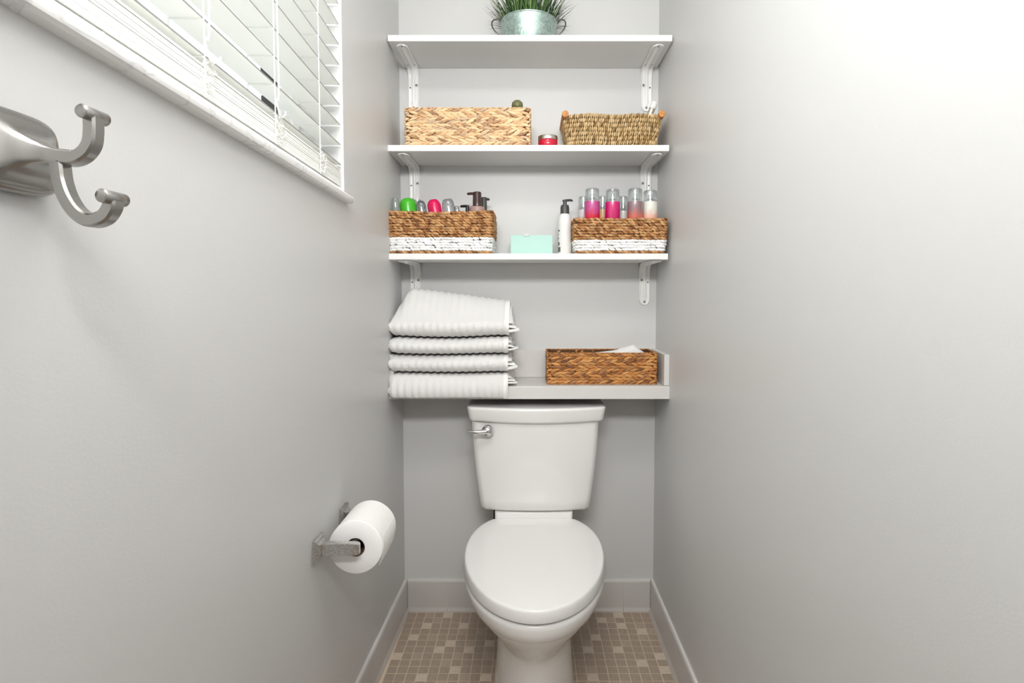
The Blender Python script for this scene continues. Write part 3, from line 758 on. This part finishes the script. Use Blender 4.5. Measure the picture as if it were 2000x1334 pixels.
# crumpled clear wrapper
g = []
for i in range(9):
    g.append([(-.418 + .062 * i / 8 + .004 * math.sin(j * 2), -.105 + .012 * math.sin(i * 1.7 + j), 1.43 + .060 * j / 6 - .010 * (i / 8) + .004 * math.sin(i * 2.3)) for j in range(7)])
th = [[(p[0], p[1] + .0008, p[2]) for p in r] for r in g]
o = MB().rings([a + b[::-1] for a, b in zip(g, th)]).obj('plastic_wrapper', M['smoke'], origin=(-.39, -.105, 1.43))
tag(o, 'crumpled clear plastic wrapper behind the green cap', 'wrapper')
def pump_bottle(label, c, z_neck, z_top, rb, rc, headw, mh, mb_, ang, group=GR, z0=LBZ):
    root = thing('pump_bottle', label, 'bottle', (c[0], c[1], z0), group)
    MB().lathe([(rb * .92, z0), (rb, z0 + .004), (rb, z_neck - .010), (rb * .9, z_neck - .003), (rc * .8, z_neck)], (c[0], c[1], 0), 28).obj('body', mb_, root)
    h = z_top - z_neck
    p = MB().lathe([(rc, z_neck), (rc, z_neck + h * .42), (rc * .96, z_neck + h * .46), (rc * .96, z_neck + h * .9), (rc * .8, z_top - .001), (rc * .2, z_top)], (c[0], c[1], 0), 24).obj('pump', mh, root)
    d = Vector((math.cos(ang), math.sin(ang), 0)); cc = Vector((c[0], c[1], z_top - h * .12))
    MB().tube(catmull([cc, cc + d * headw * .6, cc + d * headw * .92 - UP * .001, cc + d * headw - UP * .004], 4), [.0045] * 10 + [.0042, .004, .0035], 8).obj('spout', mh, p)
    return root
pump_bottle('tall glossy brown pump on a dusty pink bottle in the left basket', (-.177, -.120), 1.4605, 1.5085, .0265, .0150, .032, M['brownp'], M['pinkish'], PI)
pump_bottle('small black pump bottle left of the tall brown pump', (-.208, -.135), 1.4330, 1.4620, .016, .0065, .022, M['blk'], M['blk'], PI)
pump_bottle('dark pump bottle half hidden behind the tall brown pump', (-.158, -.078), 1.4480, 1.4985, .015, .0105, .018, M['grey'], M['blk'], 0.4)

# mint card box
bx = thing('gift_box', 'flat mint green card box with a white pull tab', 'box', (.006, -.12, S_T[2]))
MB().box(-.0650, .0765, -.120, -.060, S_T[2], 1.3645).obj('body', M['mint'], bx, smooth=False, bevel=.0012)
MB().rings([[(x, y, z) for x in (-.0205, -.0035) for y, z in ((0, 0),)] for _ in (0,)] if False else [[(-.020, -.1225, 1.3615), (-.0025, -.1225, 1.3615), (-.0025, -.1213, 1.3615), (-.020, -.1213, 1.3615)],
            [(-.0205, -.1245, 1.3665), (-.003, -.1245, 1.3668), (-.003, -.123, 1.3668), (-.0205, -.123, 1.3665)],
            [(-.0215, -.122, 1.3680), (-.002, -.120, 1.3695), (-.002, -.120, 1.3685), (-.0215, -.122, 1.3670)],
            [(-.020, -.108, 1.3655), (-.003, -.108, 1.3655), (-.003, -.108, 1.3648), (-.020, -.108, 1.3648)]]).obj('pull_tab', M['white'], bx, smooth=False)
# lotion pump bottle
lo = thing('lotion_bottle', 'tall white lotion bottle with a dark grey pump beside the mint box', 'bottle', (.118, -.12, S_T[2]))
c = (.1172, -.12, 0)
body = MB().lathe([(.0205, S_T[2]), (.0222, S_T[2] + .003), (.0222, 1.36), (.0225, 1.395), (.0222, 1.412), (.0205, 1.424), (.0165, 1.432), (.0145, 1.4345)], c, 36).obj('body', M['white'], lo)
pump = MB().lathe([(.0150, 1.4345), (.0150, 1.4555), (.0125, 1.4640), (.0065, 1.4650), (.0062, 1.4760), (.0085, 1.4765), (.0080, 1.4815), (.002, 1.4820)], c, 28).obj('pump', M['grey'], lo)
cc = Vector((.1172, -.12, 1.4795))
MB().tube(catmull([cc, cc + Vector((.010, -.001, .0006)), cc + Vector((.020, -.002, .0006)), cc + Vector((.0265, -.002, -.0025))], 4), [.0042] * 8 + [.004, .0036, .0032, .0028, .0024], 8).obj('spout', M['grey'], pump)
mb = MB()
for z, hh, n in ((1.3150, .016, 3), (1.334, .010, 2), (1.352, .006, 1), (1.378, .006, 2), (1.366, .004, 1)):
    for q in range(n):
        a0 = math.radians(196 + 11 * q); a1 = a0 + math.radians(8); rad = .0226
        ring = lambda a: [(c[0] + (rad + e) * math.cos(a), c[1] + (rad + e) * math.sin(a), zz) for e, zz in ((-.0008, z - hh / 2), (.0002, z - hh / 2), (.0002, z + hh / 2), (-.0008, z + hh / 2))]
        mb.rings([ring(a0), ring((a0 + a1) / 2), ring(a1)])
mb.obj('label_print', M['ink'], body)['kind'] = 'stuff'

# body mists
def mist(label, x, y, ztop, r, ca, cb, zliq, domed=False, i=0):
    z0 = S_T[2] + .006
    root = thing('body_mist', label, 'bottle', (x, y, z0), 'body mists in the right two-tone basket')
    m = liquid('mist_%d' % i, ca, cb, .10, zliq - z0)
    zs = zliq + .0055
    b = MB().lathe([(r * .93, z0), (r, z0 + .004), (r, zliq), (r, zliq + .0005)], (x, y, 0), 30).obj('bottle', m, root)
    MB().lathe([(r * 1.005, zliq + .0006), (r * 1.005, zs), (r * .85, zs + .003), (r * .55, zs + .004)], (x, y, 0), 30).obj('shoulder', M['clear'], root)
    rc = r * .93; h = ztop - zs
    out = [(rc, zs + .0045), (rc, ztop - .004 - (.006 if domed else 0)), (rc * .93, ztop - .0015 - (.002 if domed else 0)), (rc * (.6 if domed else .88), ztop), (.001, ztop + (.001 if domed else 0))]
    th = .0016
    inn = [(max(.0006, a - th), z - (th if k > 1 else 0)) for k, (a, z) in enumerate(out)]
    MB().lathe(out + inn[::-1], (x, y, 0), 30, cap0=False, cap1=False).obj('cap', M['clear'], root)
    s = MB().lathe([(rc * .42, zs + .0042), (rc * .42, zs + h * .26), (rc * .30, zs + h * .30), (rc * .30, zs + h * .56), (rc * .22, zs + h * .6), (.001, zs + h * .61)], (x, y, 0), 20)
    s.obj('sprayer', M['frost'], root)
ml = [('body mist with red and violet print, front row, first from the left', .2057, -.145, 1.5130, .0255, (208, 22, 52), (190, 74, 140), 1.4700, False),
      ('deep magenta body mist with a domed clear cap, front row', .2734, -.145, 1.5130, .0250, (196, 8, 96), (204, 20, 110), 1.4680, True),
      ('body mist with grey and coral swirls, front row', .3478, -.145, 1.5130, .0260, (206, 104, 88), (142, 116, 120), 1.4690, False),
      ('pale cream and peach body mist, at the right end of the front row', .4000, -.135, 1.5090, .0245, (236, 178, 158), (226, 226, 214), 1.4700, False),
      ('short mist with purple print behind the red one', .1830, -.085, 1.4985, .0190, (120, 88, 120), (214, 206, 210), 1.4520, False),
      ('short orange mist behind the red and magenta ones', .2490, -.085, 1.4985, .0195, (234, 150, 92), (236, 196, 150), 1.4520, False),
      ('short nearly clear mist behind the magenta and grey ones', .3190, -.085, 1.4985, .0190, (226, 200, 178), (222, 220, 214), 1.4480, False)]
for i, a in enumerate(ml): mist(*a, i=i)

# candle
cd = thing('candle_jar', 'small red candle jar with a silver lid between the straw baskets', 'candle', (.0588, -.15, S_T[1]))
MB().lathe([(.029, S_T[1]), (.0315, S_T[1] + .003), (.032, S_T[1] + .024), (.0305, S_T[1] + .0275)], (.0588, -.15, 0), 36).obj('jar', M['red'], cd)
MB().lathe([(.0318, S_T[1] + .0278), (.0322, S_T[1] + .029), (.0322, S_T[1] + .0395), (.031, S_T[1] + .0410), (.028, S_T[1] + .0412)], (.0588, -.15, 0), 36).obj('lid', M['silver'], cd)
# things peeping over the straw baskets
ob = thing('perfume_bottle', 'bottle with a round olive green stopper in the pale straw basket', 'bottle', (-.042, -.12, S_T[1] + .006))
MB().lathe([(.022, S_T[1] + .006), (.024, S_T[1] + .012), (.024, 1.745), (.012, 1.756), (.009, 1.776)], (-.042, -.12, 0), 24).obj('body', M['clear'], ob)
MB().lathe([(.009, 1.776), (.0165, 1.782), (.0195, 1.791), (.0180, 1.801), (.011, 1.8075), (.001, 1.8095)], (-.042, -.12, 0), 24, ).obj('stopper', M['olive'], ob)
wd = thing('cosmetic_tube', 'slim champagne cosmetic tube leaning out of the khaki basket', 'tube', (.372, -.115, S_T[1] + .006))
ax = Vector((.050, -.012, .128)).normalized(); p0 = Vector((.3640, -.108, 1.672)); mt = ax.to_track_quat('Z', 'Y').to_matrix()
MB().lathe([(.0095, 0), (.0105, .002), (.0105, .118), (.0098, .1185)], p0, 20, mt).obj('body', M['gold'], wd)
MB().lathe([(.0112, .119), (.0112, .139), (.0095, .142), (.003, .1425)], p0, 20, mt).obj('cap', M['white'], wd)
for nm, x, y, z, r, lb in (('cosmetic_jar', .336, -.085, 1.7640, .0125, 'clear capped bottle just showing over the khaki basket rim'), ('cosmetic_tin', .378, -.080, 1.7600, .012, 'small grey capped bottle at the foot of the leaning tube')):
    rt = thing(nm, lb, 'bottle', (x, y, S_T[1] + .006))
    MB().lathe([(r * 1.1, S_T[1] + .006), (r * 1.15, S_T[1] + .010), (r * 1.15, z - .035), (r * .8, z - .026)], (x, y, 0), 20).obj('body', M['pinkish'], rt)
    MB().lathe([(r, z - .026), (r, z - .002), (r * .85, z), (.001, z)], (x, y, 0), 20).obj('cap', M['gold'] if x < .35 else M['grey'], rt)

# ------------------------------------------------------------------ galvanised bucket with grass
pc = Vector((-.0040, -.115, S_T[0]))
pot = thing('grass_bucket', 'galvanised bucket of artificial grass on the topmost shelf', 'planter', pc)
zr = 2.0585
out = [(.0755, S_T[0]), (.0770, S_T[0] + .002), (.0915, zr - .003)]
MB().lathe(out + [(.0935, zr - .002), (.0942, zr), (.0930, zr + .0022), (.0905, zr + .001), (.0745, S_T[0] + .004)], (pc.x, pc.y, 0), 56).obj('bucket', M['galv'], pot, angle=50)
MB().lathe([(.001, zr - .014), (.0885, zr - .012)], (pc.x, pc.y, 0), 32, cap0=False, cap1=False).obj('moss', M['soil'], pot)
for sx in (-1, 1):
    b = Vector((pc.x + sx * .091, pc.y - .004, zr - .003))
    h = MB().tube(catmull([b + Vector((0, -.024, 0)), b + Vector((sx * .012, -.023, .006)), b + Vector((sx * .027, -.012, .007)), b + Vector((sx * .031, .004, .001)), b + Vector((sx * .024, .016, -.010)), b + Vector((sx * .010, .022, -.020)), b + Vector((-sx * .006, .022, -.024))], 6), .0022, 8)
    h.obj('handle', M['wire'], pot)
def blade(mb, base, direction, L, w, droop, rr):
    d = Vector(direction).normalized(); p = Vector(base); side = d.cross(UP + Vector((.01, .02, 0))).normalized(); rows = []
    n = 5
    for i in range(n + 1):
        t = i / n; ww = w * (1 - t) ** .7 * (.7 + .6 * min(1, t * 4) * .5) + .0002
        up = d.cross(side).normalized()
        rows.append([p + side * ww, p + up * ww * .25, p - side * ww, p - up * ww * .1])
        d = (d - UP * droop * (t + .2)).normalized(); p = p + d * (L / n)
    mb.rings(rows)
rr = random.Random(5)
dense = MB()
for i in range(620):
    a = rr.uniform(0, 2 * PI); q = math.sqrt(rr.random()) * .080
    b = (pc.x + q * math.cos(a), pc.y + q * math.sin(a), zr - .012); out_ = q / .08
    blade(dense, b, (math.cos(a) * out_ * .75 + rr.uniform(-.35, .35), math.sin(a) * out_ * .75 + rr.uniform(-.35, .35), 1.0), rr.uniform(.06, .12), rr.uniform(.0016, .0028), rr.uniform(.02, .16), rr)
o = dense.obj('grass_tuft', M['blade'], pot, angle=60); o['kind'] = 'stuff'
strays = [(-1, .02, .35, .058), (-1, .0, .12, .05), (-.9, -.3, .8, .07), (-1, -.2, .5, .062), (-1, .1, -.05, .055), (1, .05, .9, .085), (1, 0, .45, .05), (1, .1, .1, .05), (1, -.2, .7, .055), (1, .1, -.1, .05), (.95, .3, .3, .055), (-.95, .3, .7, .06), (1, .1, .0, .062), (-1, .05, .05, .06), (.9, -.35, .9, .06), (1, .2, -.25, .055)]
for k, (dx, dy, dz, L) in enumerate(strays):
    mb = MB(); a = math.atan2(dy, dx)
    blade(mb, (pc.x + .084 * math.cos(a), pc.y + .084 * math.sin(a) + rr.uniform(-.01, .02), zr - .003), (dx, dy, dz + .25), L * .95, .0013, .14 if dz > .3 else .1, rr)
    mb.obj('grass_blade', M['bladed'], pot, angle=60)

# ------------------------------------------------------------------ toilet paper holder and roll
def holder():
    root = thing('paper_holder', 'chrome two-post toilet paper holder on the left wall', 'holder', (wl(-.75, .632), -.75, .632))
    for y in (-.834, -.668):
        w0 = wl(y, .632)
        pl = MB(); hs = .0245
        sq = lambda x, h: [(x, y - h, .632 - h), (x, y + h, .632 - h), (x, y + h, .632 + h), (x, y - h, .632 + h)]
        pl.rings([sq(w0, hs), sq(w0 + .006, hs), sq(w0 + .009, hs - .003), sq(w0 + .009, hs - .008), sq(w0 + .013, .0135), sq(w0 + .015, .0125)])
        pl.obj('plate', M['chromew'], root, smooth=False)
        ar = MB(); e = .0072; hz = .0135
        rows = []
        for x, ky, kz in ((w0 + .014, 1, 1), (w0 + .05, 1, .98), (w0 + .078, 1, .95), (w0 + .088, .9, .9), (w0 + .0925, .55, .78)):
            rows.append([(x, y - e * ky, .632 - hz * kz), (x, y + e * ky, .632 - hz * kz), (x, y + e * ky, .632 + hz * kz), (x, y - e * ky, .632 + hz * kz)])
        ar.rings(rows).obj('post', M['chromew'], root, smooth=False, bevel=.0015)
    xr = wl(-.75, .632) + .076
    MB().lathe([(.0085, -.827), (.0085, -.675)], (xr, 0, .632), 16, Matrix(((1, 0, 0), (0, 0, 1), (0, -1, 0)))).obj('roller', M['blk'], root)
    return xr
XRO = holder()
RC = Vector((XRO - .0005, -.75, .6215)); RR_ = .0575
roll = thing('toilet_roll', 'white toilet paper roll with a loose torn end on the chrome holder', 'toilet paper', (RC.x, RC.y, RC.z))
mt = Matrix(((1, 0, 0), (0, 0, 1), (0, -1, 0)))
def rollp():
    mb = MB(); n = 72; prof = [(.0205, -.058), (RR_ - .001, -.058), (RR_, -.0572)] + [(RR_ + .0003 * math.sin(i * 2.2), -.057 + .114 * i / 24) for i in range(1, 24)] + [(RR_, .0572), (RR_ - .001, .058), (.0205, .058)]
    rings = []
    for r, a in prof + [prof[0]]:
        rings.append([(RC.x + r * (1 + (.012 * math.cos(2 * t) if r > .03 else 0)) * math.cos(t), RC.y + a, RC.z + r * (1 - (.014 * math.cos(2 * t) if r > .03 else 0)) * math.sin(t)) for t in [2 * PI * k / n for k in range(n)]])
    mb.rings(rings, cap0=False, cap1=False); return mb
rollp().obj('paper', M['paper'], roll, angle=50)
core = MB().lathe([(.0204, -.0575), (.0204, .0575), (.0192, .0575), (.0192, -.0575), (.0204, -.0575)], RC, 40, mt, False, False)
core.obj('core', M['card'], roll)
g = []
for i in range(10):
    t = math.radians(20 - 62 * i / 9); lift_ = .0012 + .006 * max(0, (i - 5) / 4) ** 1.5
    row = []
    for j in range(12):
        a = -.050 + .103 * j / 11; rad = RR_ * (1 + .012 * math.cos(2 * t)) + lift_
        tt = t - (math.radians(5) * math.sin(j * 2.1) * (1 if i == 9 else 0)) 
        row.append((RC.x + rad * math.cos(tt), RC.y + a, RC.z + rad * math.sin(tt) * 1.0))
    g.append(row)
g2 = [[(RC.x + (p[0] - RC.x) * .985, p[1], RC.z + (p[2] - RC.z) * .985) for p in r] for r in g]
MB().rings([a + b[::-1] for a, b in zip(g, g2)]).obj('loose_sheet', M['paper'], roll, angle=60)

# ------------------------------------------------------------------ double robe hook
HY = -1.535; HZ = 1.271; hx = wl(HY, HZ)
hk = thing('robe_hook', 'brushed nickel double robe hook at the left edge, under the window', 'hook', (hx, HY, HZ))
def rsq(x, hy, hz, dz=0, n=4.0, m=40, dy=0):
    return [(x, HY + dy + hy * math.copysign(abs(math.cos(2 * PI * i / m)) ** (2 / n), math.cos(2 * PI * i / m)), HZ + dz + hz * math.copysign(abs(math.sin(2 * PI * i / m)) ** (2 / n), math.sin(2 * PI * i / m))) for i in range(m)]
MB().rings([rsq(hx - .001, .0365, .0300), rsq(hx + .005, .0370, .0305), rsq(hx + .0085, .0360, .0295), rsq(hx + .0105, .0335, .027), rsq(hx + .0115, .032, .0255)]).obj('base_plate', M['nickel'], hk, angle=40)
ped = [(.0110, .0315, .0250, 0, 7), (.014, .0250, .0195, 0, 7), (.020, .0170, .0130, -.0008, 6), (.027, .0110, .0088, -.0018, 6), (.034, .0076, .0066, -.003, 6), (.041, .0060, .0056, -.0040, 6), (.052, .0057, .0050, -.0046, 6)]
MB().rings([rsq(hx + d, a, b, dz, nn) for d, a, b, dz, nn in ped]).obj('pedestal', M['nickel'], hk, angle=35)
def bar(pts, w, t, name):
    P = catmull(pts, 7); rings = []
    for i, p in enumerate(P):
        tg = (P[min(i + 1, len(P) - 1)] - P[max(0, i - 1)]).normalized(); nn = Vector((-tg.z, 0, tg.x))
        rings.append([Vector((p.x, HY, p.z)) + nn * (t * a) + Vector((0, w * b, 0)) for a, b in ((-1, -.7), (-.7, -1), (.7, -1), (1, -.7), (1, .7), (.7, 1), (-.7, 1), (-1, .7))])
    return MB().rings(rings).obj(name, M['nickel'], hk, angle=35)
V3 = lambda x, z: (x, HY, z)
bar([V3(hx + .034, 1.2682), V3(-.3475, 1.2660), V3(-.3390, 1.2655), V3(-.3310, 1.2690), V3(-.3255, 1.2760), V3(-.3238, 1.2850), V3(-.3236, 1.2955)], .0058, .0048, 'upper_arm')
bar([V3(-.3500, 1.2680), V3(-.3492, 1.2580), V3(-.3480, 1.2480), V3(-.3440, 1.2360), V3(-.3370, 1.2255), V3(-.3275, 1.2200), V3(-.3175, 1.2225), V3(-.3120, 1.2295), V3(-.3112, 1.2350)], .0058, .0050, 'lower_arm')
mt = Matrix(((1, 0, 0), (0, 0, 1), (0, -1, 0)))
for x, z in ((-.3236, 1.2975), (-.3112, 1.2368)):
    MB().lathe([(.0044, -.0112), (.005, -.0106), (.005, .0106), (.0044, .0112)], (x, HY, z), 24, mt).obj('peg', M['nickel'], hk, angle=50)

# helper keys are only needed while building
for o in bpy.data.objects:
    if '_o' in o: del o['_o']
